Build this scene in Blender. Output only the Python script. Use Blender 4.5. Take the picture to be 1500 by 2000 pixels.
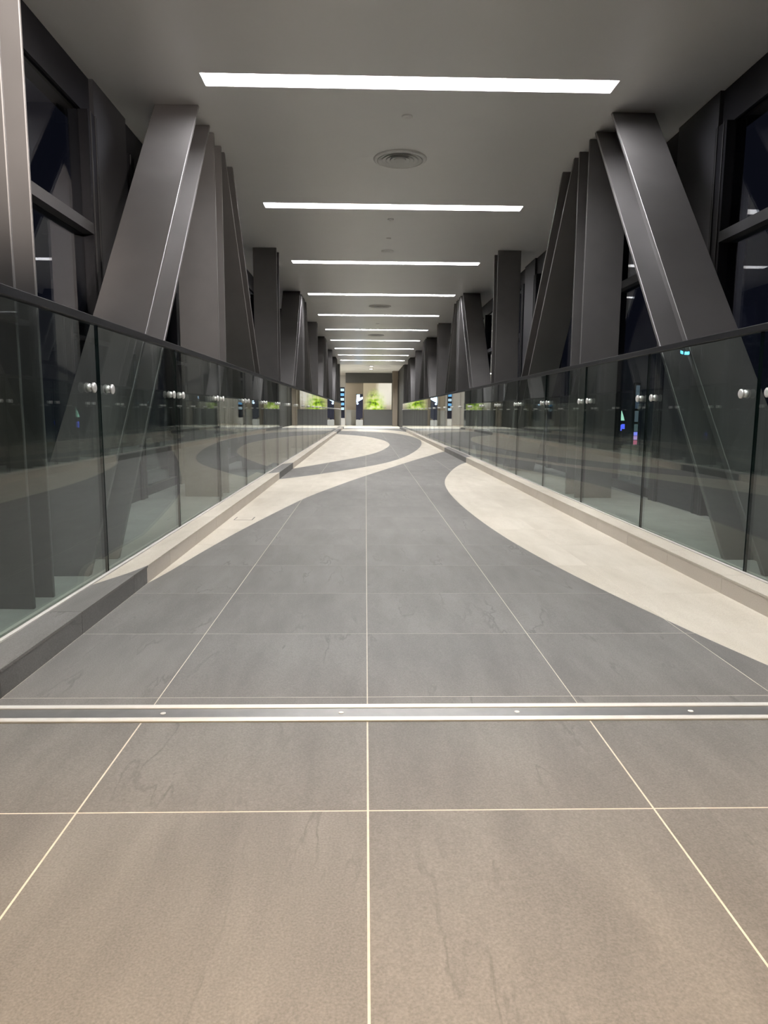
import bpy, bmesh, math, random
import numpy as np
from mathutils import Vector, Matrix

for o in list(bpy.data.objects):
    bpy.data.objects.remove(o, do_unlink=True)
SC = bpy.context.scene
COL = SC.collection
random.seed(7)

# ------------------------------------------------------------------ camera
CAM = Vector((-0.30, 0.0, 0.822))
F_PX, PITCH, YAW, ROLL = 1400.8, 0.1393, 0.0262, 0.0064
cam = bpy.data.cameras.new('camera')
cam.sensor_fit = 'HORIZONTAL'; cam.sensor_width = 36.0
cam.lens = 36.0 * F_PX / 1500.0
cam.clip_start = 0.02; cam.clip_end = 500
camo = bpy.data.objects.new('camera', cam); COL.objects.link(camo)
_f = Vector((math.sin(YAW)*math.cos(PITCH), math.cos(YAW)*math.cos(PITCH), -math.sin(PITCH)))
_r = Vector((math.cos(YAW), -math.sin(YAW), 0)); _u = _r.cross(_f)
_r2 = _r*math.cos(ROLL) + _u*math.sin(ROLL); _u2 = _u*math.cos(ROLL) - _r*math.sin(ROLL)
camo.matrix_world = Matrix(((_r2.x, _u2.x, -_f.x, CAM.x), (_r2.y, _u2.y, -_f.y, CAM.y), (_r2.z, _u2.z, -_f.z, CAM.z), (0, 0, 0, 1)))
SC.camera = camo

# ------------------------------------------------------------------ world, exposure
w = bpy.data.worlds.new('night'); SC.world = w; w.use_nodes = True
w.node_tree.nodes['Background'].inputs['Color'].default_value = (0.0055, 0.0058, 0.0095, 1)
w.node_tree.nodes['Background'].inputs['Strength'].default_value = 1.0
SC.view_settings.view_transform = 'Standard'; SC.view_settings.look = 'None'
SC.view_settings.gamma = 1.0; SC.view_settings.use_curve_mapping = False
SC.view_settings.exposure = 0.13
SC.cycles.use_denoising = True
SC.cycles.max_bounces = 12; SC.cycles.diffuse_bounces = 6; SC.cycles.glossy_bounces = 5
SC.cycles.transparent_max_bounces = 24
SC.cycles.caustics_reflective = False; SC.cycles.caustics_refractive = False
SC.cycles.sample_clamp_indirect = 4.0

STRIP_POWER = 75.0      # light strips of the bridge
WARM_POWER = 350.0      # warm downlights over the near end (W)
SPOT_POWER = 3600.0      # added spots that brighten the left posts and braces (W)
LOBBY_POWER = 780.0     # far lobby downlights (W)

# ------------------------------------------------------------------ sizes (metres), x across, y along the bridge, z up
ZC = 3.052                 # ceiling
XK, ZK = 1.343, 0.085      # kerb face, kerb top
XG = 1.485                 # glass plane
ZR = 1.222                 # top of the glass cap
XM0, XM1 = 1.538, 1.862    # truss members, inner and outer edge
XW = 2.196                 # curtain wall
Y0, Y1 = 1.928, 35.2       # bridge
YB = -6.0                  # back of the near lobby
YE = 43.2                  # end wall
TS = 0.6
TX0, TY0 = -0.293, 1.3905  # a tile corner

# ------------------------------------------------------------------ materials
def new_mat(name):
    m = bpy.data.materials.new(name); m.use_nodes = True
    nt = m.node_tree; b = nt.nodes['Principled BSDF']
    return m, nt, b

def N(nt, t, **kw):
    n = nt.nodes.new(t)
    for k, v in kw.items(): setattr(n, k, v)
    return n

def plain(name, col, rough=0.5, metal=0.0, noise=0.0, nscale=30.0, bump=0.0, spec=None):
    m, nt, b = new_mat(name)
    b.inputs['Roughness'].default_value = rough; b.inputs['Metallic'].default_value = metal
    if spec is not None: b.inputs['Specular IOR Level'].default_value = spec
    tc = N(nt, 'ShaderNodeTexCoord'); no = N(nt, 'ShaderNodeTexNoise')
    no.inputs['Scale'].default_value = nscale; no.inputs['Detail'].default_value = 4
    nt.links.new(tc.outputs['Object'], no.inputs['Vector'])
    r = N(nt, 'ShaderNodeValToRGB')
    r.color_ramp.elements[0].position = 0.3; r.color_ramp.elements[1].position = 0.7
    lo = [max(0, c*(1-noise)) for c in col]; hi = [min(1, c*(1+noise)) for c in col]
    r.color_ramp.elements[0].color = (*lo, 1); r.color_ramp.elements[1].color = (*hi, 1)
    nt.links.new(no.outputs['Fac'], r.inputs['Fac']); nt.links.new(r.outputs['Color'], b.inputs['Base Color'])
    if bump:
        bp = N(nt, 'ShaderNodeBump'); bp.inputs['Strength'].default_value = bump; bp.inputs['Distance'].default_value = 0.002
        nt.links.new(no.outputs['Fac'], bp.inputs['Height']); nt.links.new(bp.outputs['Normal'], b.inputs['Normal'])
    return m

def stone(name, dark, mid, light, rough=0.42, vein=0.5, spec=0.5):
    """honed porcelain tile: cloudy ground, fine grain, a few drawn-out veins; varies from tile to tile"""
    m, nt, b = new_mat(name)
    tc = N(nt, 'ShaderNodeTexCoord'); oi = N(nt, 'ShaderNodeObjectInfo')
    off = N(nt, 'ShaderNodeVectorMath', operation='SCALE'); off.inputs[0].default_value = (37.0, 53.0, 11.0)
    nt.links.new(oi.outputs['Random'], off.inputs['Scale'])
    add = N(nt, 'ShaderNodeVectorMath', operation='ADD')
    nt.links.new(tc.outputs['Object'], add.inputs[0]); nt.links.new(off.outputs[0], add.inputs[1])
    mp = N(nt, 'ShaderNodeMapping'); mp.inputs['Rotation'].default_value = (0, 0, 0.22); mp.inputs['Scale'].default_value = (2.8, 0.62, 1)
    nt.links.new(add.outputs[0], mp.inputs['Vector'])
    cl = N(nt, 'ShaderNodeTexNoise'); cl.inputs['Scale'].default_value = 2.2; cl.inputs['Detail'].default_value = 6; cl.inputs['Roughness'].default_value = 0.6
    nt.links.new(mp.outputs[0], cl.inputs['Vector'])
    gr = N(nt, 'ShaderNodeTexNoise'); gr.inputs['Scale'].default_value = 240; gr.inputs['Detail'].default_value = 3
    nt.links.new(add.outputs[0], gr.inputs['Vector'])
    # veins: thin bands where a second warped noise crosses one half
    vn = N(nt, 'ShaderNodeTexNoise'); vn.inputs['Scale'].default_value = 1.5; vn.inputs['Detail'].default_value = 8; vn.inputs['Roughness'].default_value = 0.55
    vn.inputs['Distortion'].default_value = 0.25
    nt.links.new(mp.outputs[0], vn.inputs['Vector'])
    s = N(nt, 'ShaderNodeMath', operation='SUBTRACT'); s.inputs[1].default_value = 0.5; nt.links.new(vn.outputs['Fac'], s.inputs[0])
    a = N(nt, 'ShaderNodeMath', operation='ABSOLUTE'); nt.links.new(s.outputs[0], a.inputs[0])
    vr = N(nt, 'ShaderNodeMapRange'); vr.inputs['From Min'].default_value = 0.0; vr.inputs['From Max'].default_value = 0.012
    vr.inputs['To Min'].default_value = vein; vr.inputs['To Max'].default_value = 0.0
    nt.links.new(a.outputs[0], vr.inputs['Value'])
    mask = N(nt, 'ShaderNodeMapRange'); mask.inputs['From Min'].default_value = 0.48; mask.inputs['From Max'].default_value = 0.62
    nt.links.new(cl.outputs['Fac'], mask.inputs['Value'])
    vm = N(nt, 'ShaderNodeMath', operation='MULTIPLY'); nt.links.new(vr.outputs[0], vm.inputs[0]); nt.links.new(mask.outputs[0], vm.inputs[1])
    mix = N(nt, 'ShaderNodeMath', operation='MULTIPLY_ADD'); mix.inputs[1].default_value = 0.52; mix.inputs[2].default_value = 0.0
    nt.links.new(cl.outputs['Fac'], mix.inputs[0])
    ad = N(nt, 'ShaderNodeMath', operation='MULTIPLY_ADD'); ad.inputs[1].default_value = 0.48
    nt.links.new(gr.outputs['Fac'], ad.inputs[0]); nt.links.new(mix.outputs[0], ad.inputs[2])
    r = N(nt, 'ShaderNodeValToRGB'); e = r.color_ramp.elements
    e[0].position = 0.37; e[0].color = (*dark, 1); e[1].position = 0.65; e[1].color = (*light, 1)
    k = e.new(0.5); k.color = (*mid, 1)
    nt.links.new(ad.outputs[0], r.inputs['Fac'])
    mc = N(nt, 'ShaderNodeMixRGB'); mc.inputs['Color2'].default_value = (*[c*0.62 for c in dark], 1)
    nt.links.new(vm.outputs[0], mc.inputs['Fac']); nt.links.new(r.outputs['Color'], mc.inputs['Color1'])
    nt.links.new(mc.outputs[0], b.inputs['Base Color'])
    b.inputs['Roughness'].default_value = rough; b.inputs['Specular IOR Level'].default_value = spec
    bp = N(nt, 'ShaderNodeBump'); bp.inputs['Strength'].default_value = 0.25; bp.inputs['Distance'].default_value = 0.0012
    nt.links.new(gr.outputs['Fac'], bp.inputs['Height']); nt.links.new(bp.outputs['Normal'], b.inputs['Normal'])
    return m

def emit(name, col, strength):
    m = bpy.data.materials.new(name); m.use_nodes = True; nt = m.node_tree; nt.nodes.clear()
    e = N(nt, 'ShaderNodeEmission'); e.inputs['Color'].default_value = (*col, 1); e.inputs['Strength'].default_value = strength
    o = N(nt, 'ShaderNodeOutputMaterial'); nt.links.new(e.outputs[0], o.inputs[0]); return m

def glass(name, tint, ior=1.52, gloss=(1, 1, 1)):
    """thin clear pane: Fresnel mirror over a tinted see-through body (each face of the slab counts once)"""
    m = bpy.data.materials.new(name); m.use_nodes = True; nt = m.node_tree; nt.nodes.clear()
    ge = N(nt, 'ShaderNodeNewGeometry')
    mr = N(nt, 'ShaderNodeMapRange'); mr.inputs['To Min'].default_value = ior; mr.inputs['To Max'].default_value = 1/ior
    nt.links.new(ge.outputs['Backfacing'], mr.inputs['Value'])
    fr = N(nt, 'ShaderNodeFresnel'); nt.links.new(mr.outputs[0], fr.inputs['IOR'])
    tr = N(nt, 'ShaderNodeBsdfTransparent'); tr.inputs['Color'].default_value = (*tint, 1)
    gl = N(nt, 'ShaderNodeBsdfGlossy'); gl.inputs['Roughness'].default_value = 0.0; gl.inputs['Color'].default_value = (*gloss, 1)
    mx = N(nt, 'ShaderNodeMixShader'); nt.links.new(fr.outputs[0], mx.inputs[0])
    nt.links.new(tr.outputs[0], mx.inputs[1]); nt.links.new(gl.outputs[0], mx.inputs[2])
    o = N(nt, 'ShaderNodeOutputMaterial'); nt.links.new(mx.outputs[0], o.inputs[0]); return m

M = {}
M['grey'] = stone('grey_stone', (0.135, 0.130, 0.120), (0.175, 0.168, 0.156), (0.225, 0.217, 0.203), 0.48, 0.65, 0.28)
M['beige'] = stone('beige_stone', (0.48, 0.435, 0.352), (0.555, 0.51, 0.422), (0.63, 0.585, 0.495), 0.50, 0.12, 0.28)
M['kerb_grey'] = stone('kerb_grey_stone', (0.095, 0.092, 0.086), (0.125, 0.121, 0.113), (0.17, 0.165, 0.155), 0.45, 0.4)
M['kerb_beige'] = stone('kerb_beige_stone', (0.50, 0.45, 0.375), (0.56, 0.505, 0.43), (0.62, 0.565, 0.485), 0.45, 0.1)
M['grout'] = plain('grout', (0.62, 0.57, 0.48), 0.85, noise=0.08, nscale=60)
M['grout_dark'] = plain('kerb_core', (0.42, 0.40, 0.36), 0.85, noise=0.08, nscale=60)
M['ceiling'] = plain('ceiling_paint', (0.93, 0.925, 0.905), 0.32, noise=0.012, nscale=3, spec=0.9)
M['steel'] = plain('dark_coated_steel', (0.093, 0.089, 0.089), 0.44, metal=0.3, noise=0.07, nscale=4)
M['black'] = plain('black_frame', (0.006, 0.006, 0.008), 0.5, noise=0.1, spec=0.15)
M['cladding'] = plain('dark_cladding', (0.030, 0.030, 0.034), 0.45, metal=0.2, spec=0.3, noise=0.08, nscale=3)
M['transom'] = plain('grey_transom', (0.030, 0.030, 0.032), 0.5, spec=0.2, noise=0.05)
M['outer_floor'] = plain('grey_outer_slab', (0.30, 0.295, 0.28), 0.6, noise=0.12, nscale=5)
M['cap'] = plain('dark_rail_cap', (0.009, 0.0095, 0.011), 0.45, spec=0.08, noise=0.05)
M['silicone'] = plain('pale_sealant', (0.60, 0.57, 0.52), 0.6, noise=0.03)
M['glass'] = glass('balustrade_glass', (0.905, 0.955, 0.93))
M['glass_edge'] = plain('dark_green_glass_edge', (0.004, 0.010, 0.009), 0.25, noise=0.1)
M['window'] = glass('window_glass', (0.80, 0.84, 0.90))
M['chrome'] = plain('polished_steel', (0.88, 0.87, 0.84), 0.33, metal=0.6, noise=0.03)
M['alu'] = plain('bright_aluminium', (0.86, 0.85, 0.80), 0.38, metal=0.35, noise=0.04, nscale=20)
M['alu_dark'] = plain('brushed_aluminium', (0.42, 0.42, 0.41), 0.36, metal=0.85, noise=0.06, nscale=20)
M['strip'] = emit('led_strip', (1.0, 0.985, 1.0), STRIP_POWER)
M['slot'] = plain('white_slot', (0.85, 0.84, 0.82), 0.6, noise=0.02)
M['white'] = plain('white_metal', (0.92, 0.91, 0.89), 0.5, noise=0.02)
M['vent_dark'] = plain('vent_shadow', (0.10, 0.10, 0.10), 0.7, noise=0.05)
M['vent'] = plain('vent_grey', (0.70, 0.70, 0.68), 0.5, noise=0.03)

# ------------------------------------------------------------------ mesh helpers
class MB:
    def __init__(s): s.v = []; s.f = []; s.mi = []
    def add(s, vs, fs, mi=0):
        b = len(s.v); s.v += [tuple(p) for p in vs]; s.f += [tuple(b+i for i in f) for f in fs]; s.mi += [mi]*len(fs); return s
    def box(s, x0, x1, y0, y1, z0, z1, mi=0, shear=0.0):
        """shear: how far the bottom is pushed along y"""
        d = shear
        vs = [(x0, y0+d, z0), (x1, y0+d, z0), (x1, y1+d, z0), (x0, y1+d, z0), (x0, y0, z1), (x1, y0, z1), (x1, y1, z1), (x0, y1, z1)]
        return s.add(vs, [(0, 3, 2, 1), (4, 5, 6, 7), (0, 1, 5, 4), (1, 2, 6, 5), (2, 3, 7, 6), (3, 0, 4, 7)], mi)
    def lathe(s, prof, n=28, axis='z', c=(0, 0, 0), mi=0):
        """prof: (radius, height) pairs"""
        vs = []; fs = []
        for r, h in prof:
            for k in range(n):
                a = 2*math.pi*k/n; p, q = r*math.cos(a), r*math.sin(a)
                t = (p, q, h) if axis == 'z' else (h, p, q)
                vs.append((t[0]+c[0], t[1]+c[1], t[2]+c[2]))
        for i in range(len(prof)-1):
            for k in range(n):
                k2 = (k+1) % n
                fs.append((i*n+k, i*n+k2, (i+1)*n+k2, (i+1)*n+k))
        if prof[0][0] > 1e-6: fs.append(tuple(range(n-1, -1, -1)))
        if prof[-1][0] > 1e-6: fs.append(tuple((len(prof)-1)*n+k for k in range(n)))
        return s.add(vs, fs, mi)
    def mesh(s, name, mats):
        me = bpy.data.meshes.new(name); me.from_pydata(s.v, [], s.f)
        for m in (mats if isinstance(mats, (list, tuple)) else [mats]): me.materials.append(m)
        me.polygons.foreach_set('material_index', s.mi); me.update()
        bm = bmesh.new(); bm.from_mesh(me); bmesh.ops.recalc_face_normals(bm, faces=bm.faces); bm.to_mesh(me); bm.free()
        return me
    def build(s, name, mats, parent=None, loc=(0, 0, 0), smooth=False):
        me = s.mesh(name, mats)
        if smooth: me.shade_smooth()
        return link(name, me, parent, loc)

def link(name, me, parent=None, loc=(0, 0, 0)):
    o = bpy.data.objects.new(name, me); COL.objects.link(o); o.location = loc
    if parent: o.parent = parent
    return o

def bevel(o, wdt, seg=1):
    md = o.modifiers.new('bevel', 'BEVEL'); md.width = wdt; md.segments = seg; md.limit_method = 'ANGLE'; return o

def empty(name, loc):
    o = bpy.data.objects.new(name, None); COL.objects.link(o); o.location = loc; o.empty_display_size = 0.1; return o

def tag(o, label=None, cat=None, group=None, kind=None):
    if label: o['label'] = label
    if cat: o['category'] = cat
    if group: o['group'] = group
    if kind: o['kind'] = kind
    return o

def copy_tree(o, parent=None):
    c = o.copy(); COL.objects.link(c)
    if parent: c.parent = parent
    for ch in list(o.children): copy_tree(ch, c)
    return c

ORD = ['first', 'second', 'third', 'fourth', 'fifth', 'sixth', 'seventh', 'eighth', 'ninth', 'tenth', 'eleventh', 'twelfth']

# ------------------------------------------------------------------ the inlay pattern of the floor: beige fields with curved edges
def spline(pts, n=10):
    P = [np.array(p, float) for p in pts]; P = [2*P[0]-P[1]] + P + [2*P[-1]-P[-2]]; out = []
    for i in range(1, len(P)-2):
        for t in np.linspace(0, 1, n, endpoint=False):
            a, b, c, d = P[i-1], P[i], P[i+1], P[i+2]
            out.append(0.5*((2*b) + (c-a)*t + (2*a-5*b+4*c-d)*t*t + (3*b-a-3*c+d)*t**3))
    out.append(P[-2]); return [tuple(p) for p in out]

c1 = spline([(1.13, 1.90), (1.03, 2.24), (0.92, 2.71), (0.80, 3.34), (0.70, 4.0), (0.62, 4.76), (0.57, 5.64), (0.55, 6.6), (0.57, 7.55), (0.64, 8.45), (0.79, 9.43), (1.05, 10.7), (1.33, 11.66), (1.9, 12.9)])
c2 = spline([(-1.9, 1.6), (-1.60, 2.55), (-1.46, 3.0), (-1.34, 3.40), (-1.25, 4.2), (-1.16, 4.95), (-1.03, 5.84), (-0.86, 6.87), (-0.64, 7.85), (-0.39, 8.87), (0.04, 10.47), (0.46, 12.0), (0.87, 13.4), (1.32, 14.9), (1.9, 16.2)])
c3 = spline([(-1.9, 7.75), (-1.35, 8.69), (-1.12, 9.05), (-0.87, 9.51), (-0.31, 10.69), (0.12, 11.9), (0.52, 13.7), (0.91, 16.3), (1.17, 18.9), (1.30, 21.7), (1.12, 25.2), (0.63, 28.0), (-0.34, 29.6), (-1.27, 30.4), (-1.9, 30.7)])
c4 = spline([(-1.9, 9.1), (-1.38, 10.25), (-0.96, 11.39), (-0.45, 12.95), (-0.08, 14.5), (0.17, 16.3), (0.30, 18.0), (0.27, 19.9), (0.10, 21.6), (-0.35, 24.0), (-1.12, 25.7), (-1.9, 26.9)])
c5 = spline([(1.9, 25.0), (1.47, 28.4), (0.77, 32.0), (-0.35, 33.2), (-1.4, 33.3), (-1.9, 33.2)])
POLY = [c1 + [(2.6, 12.9), (2.6, 1.9)],
        c2 + [(2.6, 16.2), (2.6, 25.0)] + c5 + [(-2.6, 33.2), (-2.6, 30.7)] + c3[::-1] + [(-2.6, 7.75), (-2.6, 1.6)],
        c4 + [(-2.6, 26.9), (-2.6, 9.1)]]
SEG = []
for pl in POLY:
    a = np.array(pl); SEG.append((a, np.roll(a, -1, axis=0)))

def field(P):
    """signed distance, positive inside a beige field"""
    P = np.asarray(P, float); best = np.full(len(P), 1e9); ins = np.zeros(len(P), bool)
    for a, b in SEG:
        d = b - a; L = (d*d).sum(1) + 1e-12
        v = P[:, None, :] - a[None]
        t = np.clip((v*d[None]).sum(2)/L[None], 0, 1)
        q = v - t[..., None]*d[None]
        best = np.minimum(best, np.sqrt((q*q).sum(2)).min(1))
        ya, yb = a[None, :, 1] > P[:, None, 1], b[None, :, 1] > P[:, None, 1]
        xi = a[None, :, 0] + (P[:, None, 1]-a[None, :, 1])*d[None, :, 0]/np.where(np.abs(d[None, :, 1]) < 1e-12, 1e-12, d[None, :, 1])
        ins ^= (((ya != yb) & (P[:, None, 0] < xi)).sum(1) % 2).astype(bool)
    return np.where(ins, best, -best)

def cut_rect(x0, x1, y0, y1, step=0.05):
    """split a rectangle along the inlay line; returns {'grey': faces, 'beige': faces} as lists of 2D polygons"""
    nx = max(2, int(round((x1-x0)/step))); ny = max(2, int(round((y1-y0)/step)))
    xs = np.linspace(x0, x1, nx+1); ys = np.linspace(y0, y1, ny+1)
    G = np.array([(x, y) for y in ys for x in xs]); F = field(G)
    if (F >= 0).all(): return {'beige': [[(x0, y0), (x1, y0), (x1, y1), (x0, y1)]]}
    if (F < 0).all(): return {'grey': [[(x0, y0), (x1, y0), (x1, y1), (x0, y1)]]}
    out = {'grey': [], 'beige': []}
    for j in range(ny):
        for i in range(nx):
            q = [j*(nx+1)+i, j*(nx+1)+i+1, (j+1)*(nx+1)+i+1, (j+1)*(nx+1)+i]
            for tri in ((q[0], q[1], q[2]), (q[0], q[2], q[3])):
                for key, sg in (('beige', 1), ('grey', -1)):
                    pl = []
                    for k in range(3):
                        a, b = tri[k], tri[(k+1) % 3]; fa, fb = F[a]*sg, F[b]*sg
                        if fa >= 0: pl.append(tuple(G[a]))
                        if (fa > 0 > fb) or (fa < 0 < fb):
                            t = fa/(fa-fb); pl.append(tuple(G[a] + t*(G[b]-G[a])))
                    if len(pl) >= 3: out[key].append(pl)
    return {k: v for k, v in out.items() if v}

def slab_mesh(name, polys, mat, cx, cy, thick=0.010):
    """flat polygons merged into one plate with its top at z = 0 and sides going down"""
    bm = bmesh.new(); cache = {}
    def vert(p):
        k = (round(p[0]-cx, 5), round(p[1]-cy, 5))
        if k not in cache: cache[k] = bm.verts.new((k[0], k[1], 0))
        return cache[k]
    for pl in polys:
        vs = []
        for p in pl:
            v = vert(p)
            if v not in vs: vs.append(v)
        if len(vs) >= 3:
            try: bm.faces.new(vs)
            except ValueError: pass
    bmesh.ops.remove_doubles(bm, verts=bm.verts, dist=2e-5)
    bmesh.ops.dissolve_limit(bm, angle_limit=0.01, verts=bm.verts, edges=bm.edges)
    bmesh.ops.recalc_face_normals(bm, faces=bm.faces)
    for f in bm.faces:
        if f.normal.z < 0: f.normal_flip()
    be = [e for e in bm.edges if e.is_boundary]
    r = bmesh.ops.extrude_edge_only(bm, edges=be)
    for v in [g for g in r['geom'] if isinstance(g, bmesh.types.BMVert)]: v.co.z -= thick
    me = bpy.data.meshes.new(name); bm.to_mesh(me); bm.free(); me.materials.append(mat); return me

RECT = {}
def rect_mesh(wx, wy, key, mat):
    k = (round(wx, 4), round(wy, 4), key)
    if k not in RECT:
        RECT[k] = slab_mesh('tile', [[(-wx/2, -wy/2), (wx/2, -wy/2), (wx/2, wy/2), (-wx/2, wy/2)]], mat, 0, 0)
    return RECT[k]

def add_tile(name, x0, x1, y0, y1, z, parent, mats, step=0.05, pattern=True):
    cx, cy = (x0+x1)/2, (y0+y1)/2
    parts = cut_rect(x0, x1, y0, y1, step) if pattern else {'grey': [None]}
    for key, polys in parts.items():
        if len(parts) == 1: me = rect_mesh(x1-x0, y1-y0, key + mats[key].name, mats[key])
        else: me = slab_mesh('tile', polys, mats[key], cx, cy)
        o = link(name, me, parent, (cx, cy, z))
        if key == 'beige' and name == 'tile': pass

FM = {'grey': M['grey'], 'beige': M['beige']}
KM = {'grey': M['kerb_grey'], 'beige': M['kerb_beige']}

# ------------------------------------------------------------------ floor
floor = tag(MB().box(-5, 5, YB, 1.822, -0.2, -0.0003).box(-XK-0.05, XK+0.05, 1.822, Y1+0.25, -0.2, -0.0003).box(-4.6, 4.6, Y1+0.25, 46.0, -0.2, -0.0003).build('floor', M['grout']),
            'grey and beige stone tile floor with curved inlay and pale joints', kind='structure')
G = 0.0042
xs_near = [TX0+TS*k for k in range(-7, 9)]
ys_near = [TY0+TS*k for k in range(-6, 1)] + [1.822]
for j in range(len(ys_near)-1):
    for i in range(len(xs_near)-1):
        g = G/2
        add_tile('tile', xs_near[i]+g, xs_near[i+1]-g, ys_near[j]+g, ys_near[j+1]-(g if j < len(ys_near)-2 else 0), 0, floor, FM, pattern=False)
xs_far = [-XK, TX0-TS, TX0, TX0+TS, TX0+2*TS, XK]
ys_far = [Y0] + [TY0+TS*k for k in range(1, 58) if TY0+TS*k < Y1] + [Y1+0.25]
far = {'grey': [], 'beige': []}
G2 = 0.0030
for j in range(len(ys_far)-1):
    for i in range(len(xs_far)-1):
        g = G2/2; y0 = ys_far[j]+(g if j else 0)
        r = (xs_far[i]+g, xs_far[i+1]-g, y0, ys_far[j+1]-g)
        if ys_far[j] < 20.5: add_tile('tile', *r, 0, floor, FM)
        else:
            for k, v in cut_rect(*r, 0.1).items(): far[k] += v
for k, v in far.items():
    o = link('far_tiles', slab_mesh('far_tiles', v, FM[k], 0, 0), floor); o['kind'] = 'stuff'
    o['label'] = ('grey' if k == 'grey' else 'beige') + ' floor tiles towards the far end of the bridge'
# lobby floor beyond the bridge: large beige tiles
for j in range(6):
    for i in range(7):
        x0 = -4.55 + 1.3*i; y0 = Y1+0.25+1.25*j
        o = link('tile', rect_mesh(1.3-G, 1.25-G, 'beigelobby', M['beige']), floor, (x0+0.65, y0+0.625, 0))

# floor joint cover at the threshold
jc = tag(empty('expansion_joint_cover', (0, 1.875, 0)), 'aluminium expansion joint strip with two bright edges across the floor', 'joint cover')
bevel(MB().box(-XW, XW, -0.053, -0.031, -0.01, 0.006).build('edge_rail', M['alu'], jc), 0.002)
bevel(MB().box(-XW, XW, 0.031, 0.053, -0.01, 0.006).build('edge_rail', M['alu'], jc), 0.002)
MB().box(-XW, XW, -0.031, 0.031, -0.01, 0.0025).build('centre_plate', M['alu_dark'], jc)
scr = MB().lathe([(0.0075, 0), (0.0075, 0.0012), (0.005, 0.002), (0.0, 0.002)], 14).mesh('screw', M['alu'])
for k in range(-4, 5):
    x = 0.12 + 0.485*k
    if abs(x) < XW-0.1: link('screw', scr, jc, (x, 0.0, 0.0025))

# small access lid let into the beige floor near the kerb
lid = tag(empty('floor_access_lid', (-1.228, 5.478, 0)), 'small square lid with a dark outline set in beige floor', 'floor lid')
MB().box(-0.064, 0.064, -0.069, 0.069, 0.0, 0.0012).build('lid', M['beige'], lid)
fr = MB()
for (a, b, c, d) in ((-0.071, 0.071, 0.069, 0.076), (-0.071, 0.071, -0.076, -0.069), (-0.071, -0.064, -0.069, 0.069), (0.064, 0.071, -0.069, 0.069)): fr.box(a, b, c, d, 0.0, 0.0008)
fr.build('frame', plain('dark_gap', (0.10, 0.09, 0.08), 0.7), lid)

# ------------------------------------------------------------------ kerbs: stone face tiles and top tiles following the inlay
for sgn, side in ((-1, 'left'), (1, 'right')):
    X = lambda a: sgn*a
    bx = lambda a, b: (min(X(a), X(b)), max(X(a), X(b)))
    x0, x1 = bx(XK+0.006, XG-0.010)
    kerb = tag(MB().box(x0, x1, Y0, Y1-0.3, -0.1, ZK-0.0045).build('kerb', M['grout_dark']),
               'low stone kerb of grey and beige tiles under the %s glass' % side, kind='structure')
    rows = [Y0, 1.9905] + [TY0+TS*k for k in range(2, 22)]
    rows += [rows[-1]+3*k for k in range(1, 7) if rows[-1]+3*k < Y1-1.2] + [Y1-0.3]
    for j in range(len(rows)-1):
        ya, yb = rows[j]+0.001, rows[j+1]-0.001
        tx0, tx1 = bx(XK-0.002, XG-0.026)
        add_tile('top_tile', tx0, tx1, ya, yb, ZK, kerb, {'grey': M['grey'], 'beige': M['beige']}, 0.03 if yb-ya < 1 else 0.06)
        # face: split where the inlay line meets the kerb
        yy = np.linspace(ya, yb, 120); ff = field([(X(XK), y) for y in yy]) >= 0
        s = 0
        for k in range(1, len(yy)+1):
            if k == len(yy) or ff[k] != ff[s]:
                fx0, fx1 = bx(XK, XK+0.010)
                MB().box(fx0, fx1, yy[s], yy[k-1], -0.001, ZK-0.0105).build('face_tile', KM['beige' if ff[s] else 'grey'], kerb)
                s = k
    # thin metal edge profile along the kerb's upper corner
    ex0, ex1 = bx(XK-0.001, XK+0.008)
    MB().box(ex0, ex1, Y0, Y1-0.3, ZK-0.0105, ZK-0.0085).build('edge_profile', M['alu_dark'], kerb)
    # dark slab behind the glass that the truss stands on
    sx0, sx1 = bx(XG+0.010, XW+0.15)
    tag(MB().box(sx0, sx1, Y0, Y1, -0.3, ZK-0.005).build('floor_outer_' + side, M['outer_floor']), 'grey slab behind the %s glass balustrade' % side, kind='structure')

# ------------------------------------------------------------------ ceiling with light slots
SLOT_W, SLOT_X, LY0, LS, NL = 0.205, 1.421, 5.172, 3.0087, 10
slots = [LY0 + LS*k for k in range(-2, NL)]
cb = MB(); zt = ZC+0.14; prev = 1.6
for y in slots[1:]:
    cb.box(-XW-0.15, XW+0.15, prev, y, ZC, zt)
    cb.box(-XW-0.15, -SLOT_X, y, y+SLOT_W, ZC, zt); cb.box(SLOT_X, XW+0.15, y, y+SLOT_W, ZC, zt)
    prev = y+SLOT_W
cb.box(-XW-0.15, XW+0.15, prev, Y1, ZC, zt)
ceil = tag(cb.build('ceiling', M['ceiling']), 'pale grey plaster ceiling with slots for light strips', kind='structure')
tag(MB().box(-XW-0.15, XW+0.15, 1.6, Y1, zt, zt+0.1).build('ceiling_upper', M['ceiling']), 'slab above the plaster ceiling', kind='structure')

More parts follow.
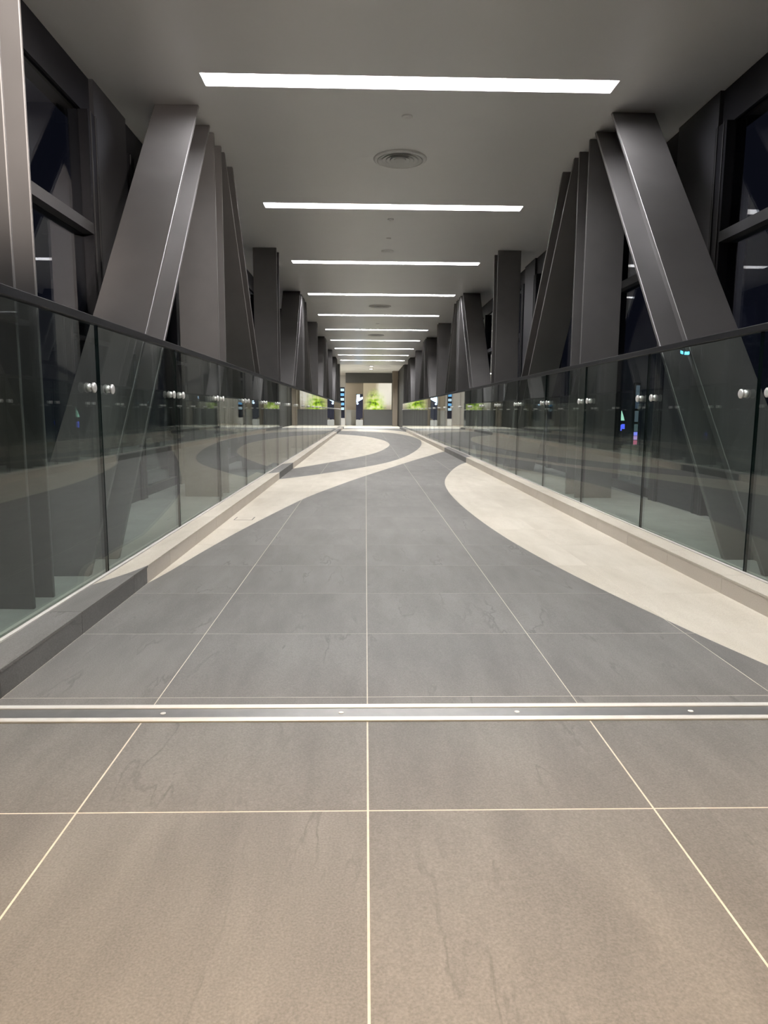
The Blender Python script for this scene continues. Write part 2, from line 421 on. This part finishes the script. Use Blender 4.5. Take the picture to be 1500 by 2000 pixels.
hs = MB()   # trough: two sides, two ends, a top
hs.box(-SLOT_X+0.001, SLOT_X-0.001, 0.001, 0.006, 0, 0.13).box(-SLOT_X+0.001, SLOT_X-0.001, SLOT_W-0.006, SLOT_W-0.001, 0, 0.13)
hs.box(-SLOT_X+0.001, -SLOT_X+0.006, 0.006, SLOT_W-0.006, 0, 0.13).box(SLOT_X-0.006, SLOT_X-0.001, 0.006, SLOT_W-0.006, 0, 0.13)
hs_me = hs.mesh('housing', M['slot'])
df_me = MB().box(-SLOT_X+0.007, SLOT_X-0.007, 0.007, SLOT_W-0.007, 0.085, 0.10).mesh('diffuser', M['strip'])
for i, y in enumerate(slots):
    if i == 0: continue
    lt = empty('linear_ceiling_light', (0, y, ZC))
    lab = 'recessed white light strip across the ceiling, %s in sight from the camera' % (ORD[i-2]) if i >= 2 else 'recessed white light strip in the ceiling just ahead of the camera, above the frame'
    tag(lt, lab, 'ceiling light', 'ceiling light strips')
    link('housing', hs_me, lt); link('diffuser', df_me, lt)

# round air diffusers
dk = MB().lathe([(0.205, 0.0), (0.205, -0.004), (0.0, -0.004)], 40).mesh('backing', M['vent_dark'])
rim = MB().lathe([(0.200, -0.004), (0.203, -0.016), (0.232, -0.014), (0.238, -0.006), (0.238, 0.0), (0.200, 0.0)], 44).mesh('outer_ring', M['white']); rim.shade_smooth()
cones = []
for r in (0.165, 0.128, 0.092, 0.058):
    me = MB().lathe([(r, -0.006), (r+0.030, -0.017), (r+0.033, -0.016), (r+0.004, -0.004)], 40).mesh('cone_ring', M['vent']); me.shade_smooth(); cones.append(me)
hub = MB().lathe([(0.055, -0.005), (0.050, -0.014), (0.020, -0.018), (0.0, -0.018)], 28).mesh('hub', M['vent'])
for i, y in enumerate((6.76, 15.81, 21.7)):
    v = tag(empty('air_diffuser', (0, y, ZC)), ['round air diffuser with concentric rings, largest in view on the ceiling', 'round air diffuser on the ceiling, second along the bridge', 'round air diffuser farthest along the ceiling'][i], 'air vent', 'ceiling air diffusers')
    link('backing', dk, v); link('outer_ring', rim, v); link('hub', hub, v)
    for c in cones: link('cone_ring', c, v)
# sprinkler cover plates and detectors
for i, (x, y, r) in enumerate(((0.01, 5.83, 0.042), (-0.014, 8.79, 0.036), (-0.009, 9.72, 0.03), (0.0, 10.47, 0.085), (0.0, 18.9, 0.05), (0.06, 28.4, 0.05))):
    o = MB().lathe([(r, 0), (r, -0.006), (r*0.92, -0.010), (r*0.35, -0.013), (r*0.3, -0.016), (0, -0.016)], 28).build('ceiling_disc', M['white'], None, (x, y, ZC))
    tag(o, ['white round cover plate between the first light strip and the air diffuser', 'small round cover plate just past the second light strip', 'tiny round cover plate midway between second and third light strips',
            'flat round ceiling disc just before the third light strip', 'small round disc past the fifth light strip', 'small round disc near the far end of the ceiling'][i], 'ceiling disc', 'ceiling discs')

# warm downlights over the near end
for i, x in enumerate((-0.95, 0.45)):
    d = tag(empty('recessed_downlight', (x, 0.15, ZC)), ['warm round downlight above the near floor, towards the left wall', 'warm round downlight above the near floor, towards the right wall'][i], 'ceiling light', 'warm downlights')
    MB().lathe([(0.075, 0.0), (0.078, -0.006), (0.098, -0.005), (0.100, 0.0)], 28).build('trim_ring', M['white'], d)
    MB().lathe([(0.074, 0.0), (0.074, -0.003), (0.0, -0.003)], 28).build('lens', emit('warm_lens', (1.0, 0.72, 0.42), 10.0), d)
    L = bpy.data.lights.new('downlight_beam', 'SPOT'); L.energy = WARM_POWER; L.color = (1.0, 0.70, 0.40); L.spot_size = math.radians(80); L.spot_blend = 0.9; L.shadow_soft_size = 0.07
    lo = bpy.data.objects.new('downlight_beam', L); COL.objects.link(lo); lo.parent = d; lo.location = (0, 0, -0.02)

# ------------------------------------------------------------------ curtain walls
SOLID = [5.63 + 5.51*k for k in range(0, 6)]
win_n = 0
YS = 1.85
for sgn, side in ((-1, 'left'), (1, 'right')):
    bx = lambda a, b: (min(sgn*a, sgn*b), max(sgn*a, sgn*b))
    a0, a1 = bx(XW, XW+0.15); h0, h1 = bx(XW-0.004, XW+0.10)
    wall = tag(MB().box(a0, a1, YS, Y1, 2.80, ZC).box(a0, a1, YS, Y1, -0.2, 0.16).build('wall_' + side, M['black']),
               'dark glazed curtain wall along the %s side of the bridge' % side, kind='structure')
    p0, p1 = bx(XW-0.03, XW+0.12)
    for s in SOLID:
        MB().box(p0, p1, s-0.335, s+0.335, 0.08, ZC-0.001).build('cladding_panel', M['cladding'], wall)
    spans = [(YS, SOLID[0]-0.335)] + [(SOLID[k]+0.335, SOLID[k+1]-0.335) for k in range(len(SOLID)-1)] + [(SOLID[-1]+0.335, Y1)]
    for (ya, yb) in spans:
        if yb-ya < 0.4: continue
        win_n += 1
        n = max(1, int(round((yb-ya)/1.25)))
        f0, f1 = bx(XW-0.045, XW+0.09)
        win = tag(empty('window_%d' % win_n, (0, ya, 0)), 'dark night-time window of the %s wall, bay %s along the bridge' % (side, ORD[spans.index((ya, yb))]), kind='structure')
        edges = [ya + (yb-ya)*k/n for k in range(n+1)]
        if n == 4 and yb-ya > 4: edges = [ya, ya+1.36, ya+2.52, ya+3.68, yb]
        for k, y in enumerate(edges):
            ww = 0.16 if k in (0, n) else 0.12
            yc = y + (0.08 if k == 0 else -0.08 if k == n else 0)
            MB().box(f0, f1, yc-ww/2-ya, yc+ww/2-ya, 0.08, 2.80).build('mullion', M['black'], win)
            if k in (0, n):   # slim grey bead on the wide jambs
                g0, g1 = bx(XW-0.052, XW-0.045)
                for q in (-0.045, 0.045): MB().box(g0, g1, yc+q-0.006-ya, yc+q+0.006-ya, 0.08, 2.80).build('bead', M['transom'], win)
        for k in range(n):
            u0 = edges[k] + (0.16 if k == 0 else 0.06); u1 = edges[k+1] - (0.16 if k == n-1 else 0.06)
            t0, t1 = bx(XW-0.05, XW+0.08)
            MB().box(t0, t1, u0-ya, u1-ya, 2.0, 2.07).build('transom', M['transom'], win)
            q0, q1 = bx(XW+0.02, XW+0.03)
            MB().box(q0, q1, u0-ya, u1-ya, 0.16, 2.0).build('pane', M['window'], win)
            MB().box(q0, q1, u0-ya, u1-ya, 2.07, 2.80).build('pane', M['window'], win)
# near lobby around the camera
M['lobby_wall'] = plain('near_lobby_wall', (0.72, 0.69, 0.64), 0.7, noise=0.02)
tag(MB().box(-5.1, 5.1, YB-0.1, 1.6, ZC, ZC+0.1).build('ceiling_near', M['ceiling']), 'white ceiling of the near lobby above the camera', kind='structure')
tag(MB().box(-5.1, 5.1, YB-0.15, YB, -0.2, ZC).build('wall_back', M['lobby_wall']), 'plain wall behind the camera', kind='structure')
for sgn, side in ((-1, 'left'), (1, 'right')):
    bx = lambda a, b: (min(sgn*a, sgn*b), max(sgn*a, sgn*b))
    a0, a1 = bx(5.0, 5.1); b0, b1 = bx(XW+0.155, 5.0)
    tag(MB().box(a0, a1, YB, 1.85, -0.2, ZC).build('wall_near_' + side, M['lobby_wall']), 'side wall of the near lobby on the %s' % side, kind='structure')
    tag(MB().box(b0, b1, 1.61, 1.85, -0.2, ZC).build('wall_portal_' + side, M['lobby_wall']), 'wall beside the bridge opening on the %s' % side, kind='structure')
# added spots, out of view, that brighten the left posts and braces
def aim(d): return Vector(d).to_track_quat('-Z', 'Y').to_euler()
for i, (px, py, tx, ty, tz, cone, gain) in enumerate(((1.9, -1.2, -1.72, 2.9, 2.2, 21, 1.35), (1.7, -1.6, -1.75, 5.0, 2.35, 26, 0.42))):
    d = tag(empty('track_spotlight', (px, py, ZC)), ['black track spotlight behind the camera aimed at the left posts', 'black track spotlight behind the camera aimed at the left braces'][i], 'spotlight', 'track spotlights')
    MB().lathe([(0.05, 0), (0.05, -0.03), (0.01, -0.03), (0.01, -0.12)], 16).build('mount', M['black'], d)
    hd = MB().lathe([(0.0, 0.08), (0.05, 0.08), (0.055, 0.0), (0.055, -0.06), (0.05, -0.06), (0.045, -0.02), (0.0, -0.02)], 20).build('head', M['black'], d, (0, 0, -0.16))
    hd.rotation_euler = aim((tx-px, ty-py, tz-(ZC-0.16)))
    L = bpy.data.lights.new('spot_beam', 'SPOT'); L.energy = SPOT_POWER*gain; L.color = (1.0, 0.87, 0.76); L.spot_size = math.radians(cone); L.spot_blend = 0.85; L.shadow_soft_size = 0.04
    lo = bpy.data.objects.new('spot_beam', L); COL.objects.link(lo); lo.parent = hd; lo.location = (0, 0, -0.065)

# ------------------------------------------------------------------ truss: H-section posts and raking braces behind the glass
ZB = ZK-0.005
def member(name, sgn, yc, shear, depth, label, cat):
    o = tag(empty(name, (sgn*(XM0+XM1)/2, yc+shear, ZB)), label, cat, 'dark steel truss members along the bridge')
    k = depth/0.315; t = 0.026*k; hw = (XM1-XM0)/2; z1 = ZC-0.001-ZB; d = depth/2
    # local frame: origin at the foot; the top is at -shear
    bevel(MB().box(-hw, hw, -d-shear, -d+t-shear, 0, z1, 0, shear).build('flange', M['steel'], o), 0.003)
    bevel(MB().box(-hw, hw, d-t-shear, d-shear, 0, z1, 0, shear).build('flange', M['steel'], o), 0.003)
    MB().box(-0.010, 0.010, -d+t-shear, d-t-shear, 0, z1, 0, shear).build('web', M['steel'], o)
    return o
RAKE = 0.843*(ZC-ZB)
NODES = [6.377, 14.66, 22.88, 31.06]; POSTS = [10.50, 18.78, 27.03, 35.0]
for sgn, side in ((-1, 'left'), (1, 'right')):
    member('steel_post', sgn, 2.66 if sgn > 0 else 2.735, 0, 0.315 if sgn > 0 else 0.185, 'pale-lit steel post cut off by the %s edge of the picture' % side if sgn < 0 else 'steel post on the right side, out beside the camera', 'steel post')
    for i, y in enumerate(NODES):
        member('steel_brace', sgn, y-0.485, -RAKE, 0.411, 'dark steel brace raking down towards the camera, %s cluster along the %s side' % (ORD[i], side), 'steel brace')
        member('steel_post', sgn, y, 0, 0.315, 'upright dark steel post between two raking braces, %s cluster on the %s side' % (ORD[i], side), 'steel post')
        member('steel_brace', sgn, y+0.485, RAKE, 0.411, 'dark steel brace raking down away from the camera, %s cluster along the %s side' % (ORD[i], side), 'steel brace')
    for i, y in enumerate(POSTS):
        member('steel_post', sgn, y, 0, 0.315, 'lone upright dark steel post standing clear of braces, %s along the %s side' % (ORD[i], side), 'steel post')

# ------------------------------------------------------------------ glass balustrades
JY = [3.26 + 1.297*k for k in range(-1, 25)]
clamp_me = MB().lathe([(0.0, 0.021), (0.018, 0.021), (0.022, 0.018), (0.022, 0.011), (0.011, 0.008), (0.011, 0.0), (0.018, 0.0), (0.018, -0.013), (0.014, -0.016), (0.0, -0.016)], 20, axis='x').mesh('point_clamp', M['chrome']); clamp_me.shade_smooth()
for sgn, side in ((-1, 'left'), (1, 'right')):
    b = tag(empty('glass_balustrade', (sgn*XG, Y0, ZK)), 'frameless glass balustrade on the kerb along the %s side of the walkway' % side, 'balustrade', 'glass balustrades')
    T = 0.0065
    ends = [Y0+0.02] + JY[1:] + [Y1-0.35]
    for k in range(len(ends)-1):
        ya, yb = ends[k]+0.005-Y0, ends[k+1]-0.005-Y0
        p = MB(); z1 = ZR-0.02-ZK
        p.add([(-T, ya, -0.02), (T, ya, -0.02), (T, yb, -0.02), (-T, yb, -0.02), (-T, ya, z1), (T, ya, z1), (T, yb, z1), (-T, yb, z1)],
              [(1, 2, 6, 5), (3, 0, 4, 7)], 0)
        p.add([(-T, ya, -0.02), (T, ya, -0.02), (T, yb, -0.02), (-T, yb, -0.02), (-T, ya, z1), (T, ya, z1), (T, yb, z1), (-T, yb, z1)],
              [(0, 3, 2, 1), (4, 5, 6, 7), (0, 1, 5, 4), (2, 3, 7, 6)], 1)
        me = bpy.data.meshes.new('glass_panel'); me.from_pydata(p.v, [], p.f); me.materials.append(M['glass']); me.materials.append(M['glass_edge'])
        me.polygons.foreach_set('material_index', p.mi)
        bm = bmesh.new(); bm.from_mesh(me); bmesh.ops.remove_doubles(bm, verts=bm.verts, dist=1e-6); bmesh.ops.recalc_face_normals(bm, faces=bm.faces); bm.to_mesh(me); bm.free()
        pane = link('glass_panel', me, b)
        for y in ([ya+0.107] if k else []) + [yb-0.107]:
            c = link('point_clamp', clamp_me, pane, (-sgn*T, y, 0.915-ZK)); c.scale = (-sgn, 1, 1)
            if sgn < 0: c.scale = (1, 1, 1)
    bevel(MB().box(-0.017, 0.017, 0.02, Y1-0.35-Y0, ZR-ZK-0.034, ZR-ZK).build('cap_rail', M['cap'], b), 0.003)
    MB().box(-0.0235, -T-0.0005, 0.0, Y1-0.32-Y0, -0.02, 0.0035).build('sealant_strip', M['silicone'], b)
    MB().box(T+0.0005, 0.0235, 0.0, Y1-0.32-Y0, -0.02, 0.0035).build('sealant_strip', M['silicone'], b)

# ------------------------------------------------------------------ lobby beyond the bridge
M['lobby_white'] = plain('lobby_white', (0.82, 0.81, 0.79), 0.7, noise=0.02)
M['band'] = plain('dark_fascia', (0.10, 0.10, 0.095), 0.6, noise=0.05)
M['counter'] = plain('grey_counter', (0.20, 0.20, 0.20), 0.5, noise=0.04)
M['pale_box'] = plain('pale_grey_box', (0.46, 0.46, 0.44), 0.5, noise=0.03)
M['jamb'] = plain('brown_jamb', (0.20, 0.165, 0.125), 0.5, noise=0.06)
M['navy'] = plain('navy_panel', (0.012, 0.014, 0.035), 0.3, noise=0.1)
tag(MB().box(-4.6, 4.6, Y1, 46.0, ZC+0.02, ZC+0.2).build('ceiling_lobby', M['lobby_white']), 'white lobby ceiling beyond the bridge', kind='structure')
tag(MB().box(-1.49, 1.7, YE, YE+0.2, 0, ZC+0.02).build('wall_end', plain('tan_wall', (0.42, 0.36, 0.28), 0.7, noise=0.03)), 'tan wall at the far end of the bridge', kind='structure')
tag(MB().box(-4.6, 4.6, 45.9, 46.0, 0, ZC+0.02).build('wall_far', M['lobby_white']), 'white wall behind the lobby end wall', kind='structure')
tag(MB().box(-4.7, -4.6, Y1, 46.0, 0, ZC+0.02).build('wall_lobby_left', M['lobby_white']), 'white side wall of the far lobby', kind='structure')
tag(MB().box(1.53, 1.7, Y1+0.02, YE, 0, ZC+0.02).build('wall_lobby_right', plain('dark_brown_wall', (0.022, 0.020, 0.018), 0.6, spec=0.2, noise=0.05)), 'dark side wall at the right of the far lobby', kind='structure')
tag(MB().box(-1.49, 1.45, YE-0.06, YE, 2.49, ZC+0.018).build('wall_fascia', M['band']), 'dark fascia above the mural on the end wall', kind='structure')
lw = tag(MB().box(-0.42, 1.45, YE-0.30, YE-0.001, 0.0, 0.92).build('display_plinth', M['counter']), 'long grey plinth below the green mural', 'plinth')
tag(MB().box(-1.46, -0.86, YE-0.7, YE-0.001, 0.0, 0.90).build('counter_block', M['pale_box']), 'pale grey counter block beside the navy totem', 'counter')
# mural print
def mural_mat():
    m, nt, b = new_mat('mural_print')
    tc = N(nt, 'ShaderNodeTexCoord'); sp = N(nt, 'ShaderNodeSeparateXYZ'); nt.links.new(tc.outputs['Generated'], sp.inputs[0])
    def math_(op, a, bb=None, c=None):
        n = N(nt, 'ShaderNodeMath', operation=op)
        for i, v in enumerate((a, bb, c)):
            if v is None: continue
            if isinstance(v, (int, float)): n.inputs[i].default_value = v
            else: nt.links.new(v, n.inputs[i])
        return n.outputs[0]
    u, v = sp.outputs[0], sp.outputs[2]
    du = math_('SUBTRACT', u, 0.42); dv = math_('SUBTRACT', v, 0.10)
    ang = math_('ARCTAN2', dv, math_('MULTIPLY', du, 1.7))
    rad = math_('SQRT', math_('ADD', math_('MULTIPLY', math_('MULTIPLY', du, 1.7), math_('MULTIPLY', du, 1.7)), math_('MULTIPLY', dv, dv)))
    cb_ = N(nt, 'ShaderNodeCombineXYZ'); nt.links.new(math_('MULTIPLY', ang, 5.0), cb_.inputs[0]); nt.links.new(math_('MULTIPLY', rad, 1.2), cb_.inputs[1])
    st = N(nt, 'ShaderNodeTexNoise'); st.inputs['Scale'].default_value = 2.2; st.inputs['Detail'].default_value = 5; nt.links.new(cb_.outputs[0], st.inputs['Vector'])
    # fan of pale rays to the upper right
    fan = math_('SUBTRACT', 1.0, math_('MULTIPLY', math_('ABSOLUTE', math_('SUBTRACT', ang, 0.72)), 1.0))
    fanc = N(nt, 'ShaderNodeMapRange'); nt.links.new(fan, fanc.inputs['Value']); fanc.inputs['From Min'].default_value = 0.15; fanc.inputs['From Max'].default_value = 0.6
    rays = math_('MULTIPLY', fanc.outputs[0], math_('ADD', 0.45, st.outputs['Fac']))
    # green glow
    gl = N(nt, 'ShaderNodeMapRange'); nt.links.new(rad, gl.inputs['Value']); gl.inputs['From Min'].default_value = 0.22; gl.inputs['From Max'].default_value = 0.75; gl.inputs['To Min'].default_value = 1; gl.inputs['To Max'].default_value = 0
    lf = N(nt, 'ShaderNodeTexNoise'); lf.inputs['Scale'].default_value = 6; lf.inputs['Detail'].default_value = 3; nt.links.new(tc.outputs['Generated'], lf.inputs['Vector'])
    m1 = N(nt, 'ShaderNodeMixRGB'); m1.inputs['Color1'].default_value = (0.40, 0.345, 0.24, 1); m1.inputs['Color2'].default_value = (0.93, 0.90, 0.80, 1); nt.links.new(rays, m1.inputs['Fac'])
    rg = N(nt, 'ShaderNodeValToRGB'); e = rg.color_ramp.elements
    e[0].position = 0.35; e[0].color = (0.06, 0.16, 0.01, 1); e[1].position = 0.66; e[1].color = (0.90, 0.97, 0.45, 1); k = e.new(0.48); k.color = (0.42, 0.66, 0.03, 1)
    nt.links.new(lf.outputs['Fac'], rg.inputs['Fac'])
    m2 = N(nt, 'ShaderNodeMixRGB'); nt.links.new(gl.outputs[0], m2.inputs['Fac']); nt.links.new(m1.outputs[0], m2.inputs['Color1']); nt.links.new(rg.outputs[0], m2.inputs['Color2'])
    nt.links.new(m2.outputs[0], b.inputs['Base Color']); b.inputs['Roughness'].default_value = 0.6
    nt.links.new(m2.outputs[0], b.inputs['Emission Color']); b.inputs['Emission Strength'].default_value = 0.6   # emission in the print's own colours, added to brighten it
    return m
mur = tag(empty('wall_mural', (0, YE, 0.93)), 'backlit mural of bright green leaves and white rays on end wall', 'mural')
MB().box(-0.45, 1.24, -0.045, -0.02, 0.0, 1.55).build('print', mural_mat(), mur)
MB().box(-0.47, 1.26, -0.02, -0.001, -0.005, 1.556).build('frame', M['band'], mur)
# navy totem with a screen
tt = tag(empty('information_totem', (-0.66, 41.6, 0)), 'navy information totem with glowing white and blue screen', 'totem')
MB().box(-0.20, 0.20, -0.10, 0.10, 0, 0.34).build('base', M['pale_box'], tt)
MB().add([(-0.19, -0.07, 0.34), (0.19, -0.07, 0.44), (0.19, 0.07, 0.44), (-0.19, 0.07, 0.34), (-0.19, -0.07, 1.80), (0.19, -0.07, 1.80), (0.19, 0.07, 1.80), (-0.19, 0.07, 1.80)],
         [(0, 3, 2, 1), (4, 5, 6, 7), (0, 1, 5, 4), (1, 2, 6, 5), (2, 3, 7, 6), (3, 0, 4, 7)]).build('body', M['navy'], tt)
MB().box(-0.06, 0.06, -0.05, 0.05, 0.339, 0.45).build('stem', M['navy'], tt)
sc = MB(); sc.add([(-0.17, -0.075, 1.32), (0.19, -0.075, 1.52), (0.19, -0.075, 1.64), (0.02, -0.075, 1.58), (0.02, -0.075, 1.76), (-0.15, -0.075, 1.76), (-0.17, -0.075, 1.45)], [tuple(range(7))])
sc.lathe([(0.055, 0), (0.0, 0)], 20, 'z')
sv = sc.v; n0 = 7
for i in range(n0, len(sv)): sv[i] = (sv[i][0]-0.11, -0.0752, sv[i][1]+1.26)
sc.f = [f for f in sc.f]
sc.build('screen', emit('screen_glow', (0.50, 0.72, 1.0), 6.0), tt)
# column with blue lit shelves
dc = tag(empty('display_column', (-1.66, 42.4, 0)), 'slim display column with blue and white lit shelves on white base', 'display')
MB().box(-0.15, 0.15, -0.12, 0.12, 0, 0.42).build('base', M['lobby_white'], dc)
MB().box(-0.13, 0.13, -0.02, 0.10, 0.42, 2.2).build('back', M['navy'], dc)
for k in range(5):
    z = 0.86 + 0.27*k
    MB().box(-0.13, 0.13, -0.12, -0.02, z, z+0.025).build('shelf', M['black'], dc)
    MB().box(-0.10, 0.10, -0.10, -0.03, z+0.03, z+0.18).build('lit_pack', emit('blue_light', (0.22, 0.58, 1.0) if k % 2 else (0.65, 0.88, 1.0), 1.0), dc)
# brown jamb at the right of the lobby opening
tag(MB().box(1.22, 1.50, 40.9, 41.3, 0, 2.62).box(1.20, 1.52, 40.88, 41.32, 2.62, ZC+0.019).build('door_jamb', M['jamb']), 'brown pillar at the right of the lobby opening', 'pillar')
for i, y in enumerate((36.4, 38.9)):
    d = tag(empty('lobby_downlight', (-0.02, y, ZC+0.02)), ['round lobby downlight nearer the bridge', 'round lobby downlight nearer the mural'][i], 'ceiling light', 'lobby downlights')
    MB().lathe([(0.09, 0.0), (0.09, -0.03), (0.12, -0.03), (0.12, 0.0)], 24).build('trim_ring', M['white'], d)
    MB().lathe([(0.088, 0.0), (0.088, -0.028), (0.0, -0.028)], 24).build('lens', emit('lobby_lens', (1, 0.96, 0.9), 12), d)
    L = bpy.data.lights.new('lobby_beam', 'SPOT'); L.energy = LOBBY_POWER; L.color = (0.94, 0.97, 1.0); L.spot_size = math.radians(150); L.spot_blend = 0.8; L.shadow_soft_size = 0.09
    lo = bpy.data.objects.new('lobby_beam', L); COL.objects.link(lo); lo.parent = d; lo.location = (0, 0, -0.05)
d = tag(empty('lobby_panel_light', (-3.0, 42.5, ZC+0.02)), 'square ceiling panel light in the side bay of the lobby', 'ceiling light')
MB().box(-0.65, 0.65, -0.65, 0.65, -0.02, 0).build('frame', M['white'], d)
MB().box(-0.6, 0.6, -0.6, 0.6, -0.024, -0.019).build('diffuser', emit('panel_light', (1, 0.97, 0.92), 16), d)

# ------------------------------------------------------------------ night outside, seen through the right-hand glazing
ground = tag(MB().box(-150, 150, -60, 200, -8.2, -8.0).build('ground', plain('night_ground', (0.02, 0.02, 0.022), 0.9, noise=0.2, nscale=0.2)), 'dark ground far below the bridge', kind='structure')
tw = tag(empty('light_tower', (22.33, 60.0, -8.0)), 'slender tower outside with white, blue and red light segments', 'tower')
MB().box(-0.22, 0.22, -0.05, 0.4, 0, 11.3).build('mast', M['black'], tw)
for (z0, z1, c, s_) in ((10.2, 11.1, (0.55, 0.7, 0.8), 0.12), (9.2, 10.0, (0.4, 0.55, 0.75), 0.08), (8.1, 9.0, (0.6, 0.75, 0.8), 0.12), (7.3, 7.9, (0.6, 0.8, 0.75), 0.12), (6.95, 7.25, (0.3, 0.3, 1.0), 0.9), (6.6, 6.92, (0.8, 0.45, 0.9), 0.6), (6.2, 6.55, (0.9, 0.2, 0.3), 0.5)):
    MB().box(-0.15, 0.15, -0.10, -0.05, z0, z1).build('light_segment', emit('tower_light', c, s_*2.2), tw)
tr = tag(empty('lit_cone_tree', (21.08, 60.0, -8.0)), 'pale green lit cone above a blue sign outside the window', 'light display')
MB().lathe([(0.12, 0.0), (0.12, 8.2)], 12).build('pole', M['black'], tr)
MB().lathe([(0.27, 8.2), (0.16, 8.6), (0.02, 9.0), (0.0, 9.0)], 20).build('cone', emit('cone_light', (0.55, 0.95, 0.65), 2.2), tr)
MB().box(-0.27, 0.0, -0.25, -0.14, 7.35, 7.85).box(0.02, 0.24, -0.25, -0.14, 7.5, 7.9).build('blue_sign', emit('blue_sign', (0.12, 0.16, 1.0), 2.6), tr)
# cyan sign on a mast beyond the left side, mirrored in the right-hand glass
ns = tag(empty('neon_sign', (-20.0, 54.7, -8.0)), 'small cyan neon sign on a mast outside, mirrored in the right glass', 'sign')
MB().lathe([(0.10, 0.0), (0.10, 13.0)], 12).build('mast', M['black'], ns)
cy = emit('cyan_neon', (0.10, 0.75, 1.0), 22.0)
MB().add([(-0.58, -0.2, 13.24), (-0.22, -0.2, 13.40), (-0.22, -0.2, 13.60), (-0.58, -0.2, 13.44), (-0.58, -0.1, 13.24), (-0.22, -0.1, 13.40), (-0.22, -0.1, 13.60), (-0.58, -0.1, 13.44)],
         [(0, 1, 2, 3), (7, 6, 5, 4), (0, 4, 5, 1), (1, 5, 6, 2), (2, 6, 7, 3), (3, 7, 4, 0)]).build('neon_bar', cy, ns)
MB().box(-1.05, -0.75, -0.2, -0.1, 13.2, 13.42).build('neon_bar', cy, ns)
MB().box(-1.1, 0.15, -0.1, 0.0, 13.0, 13.7).build('backing', M['black'], ns)
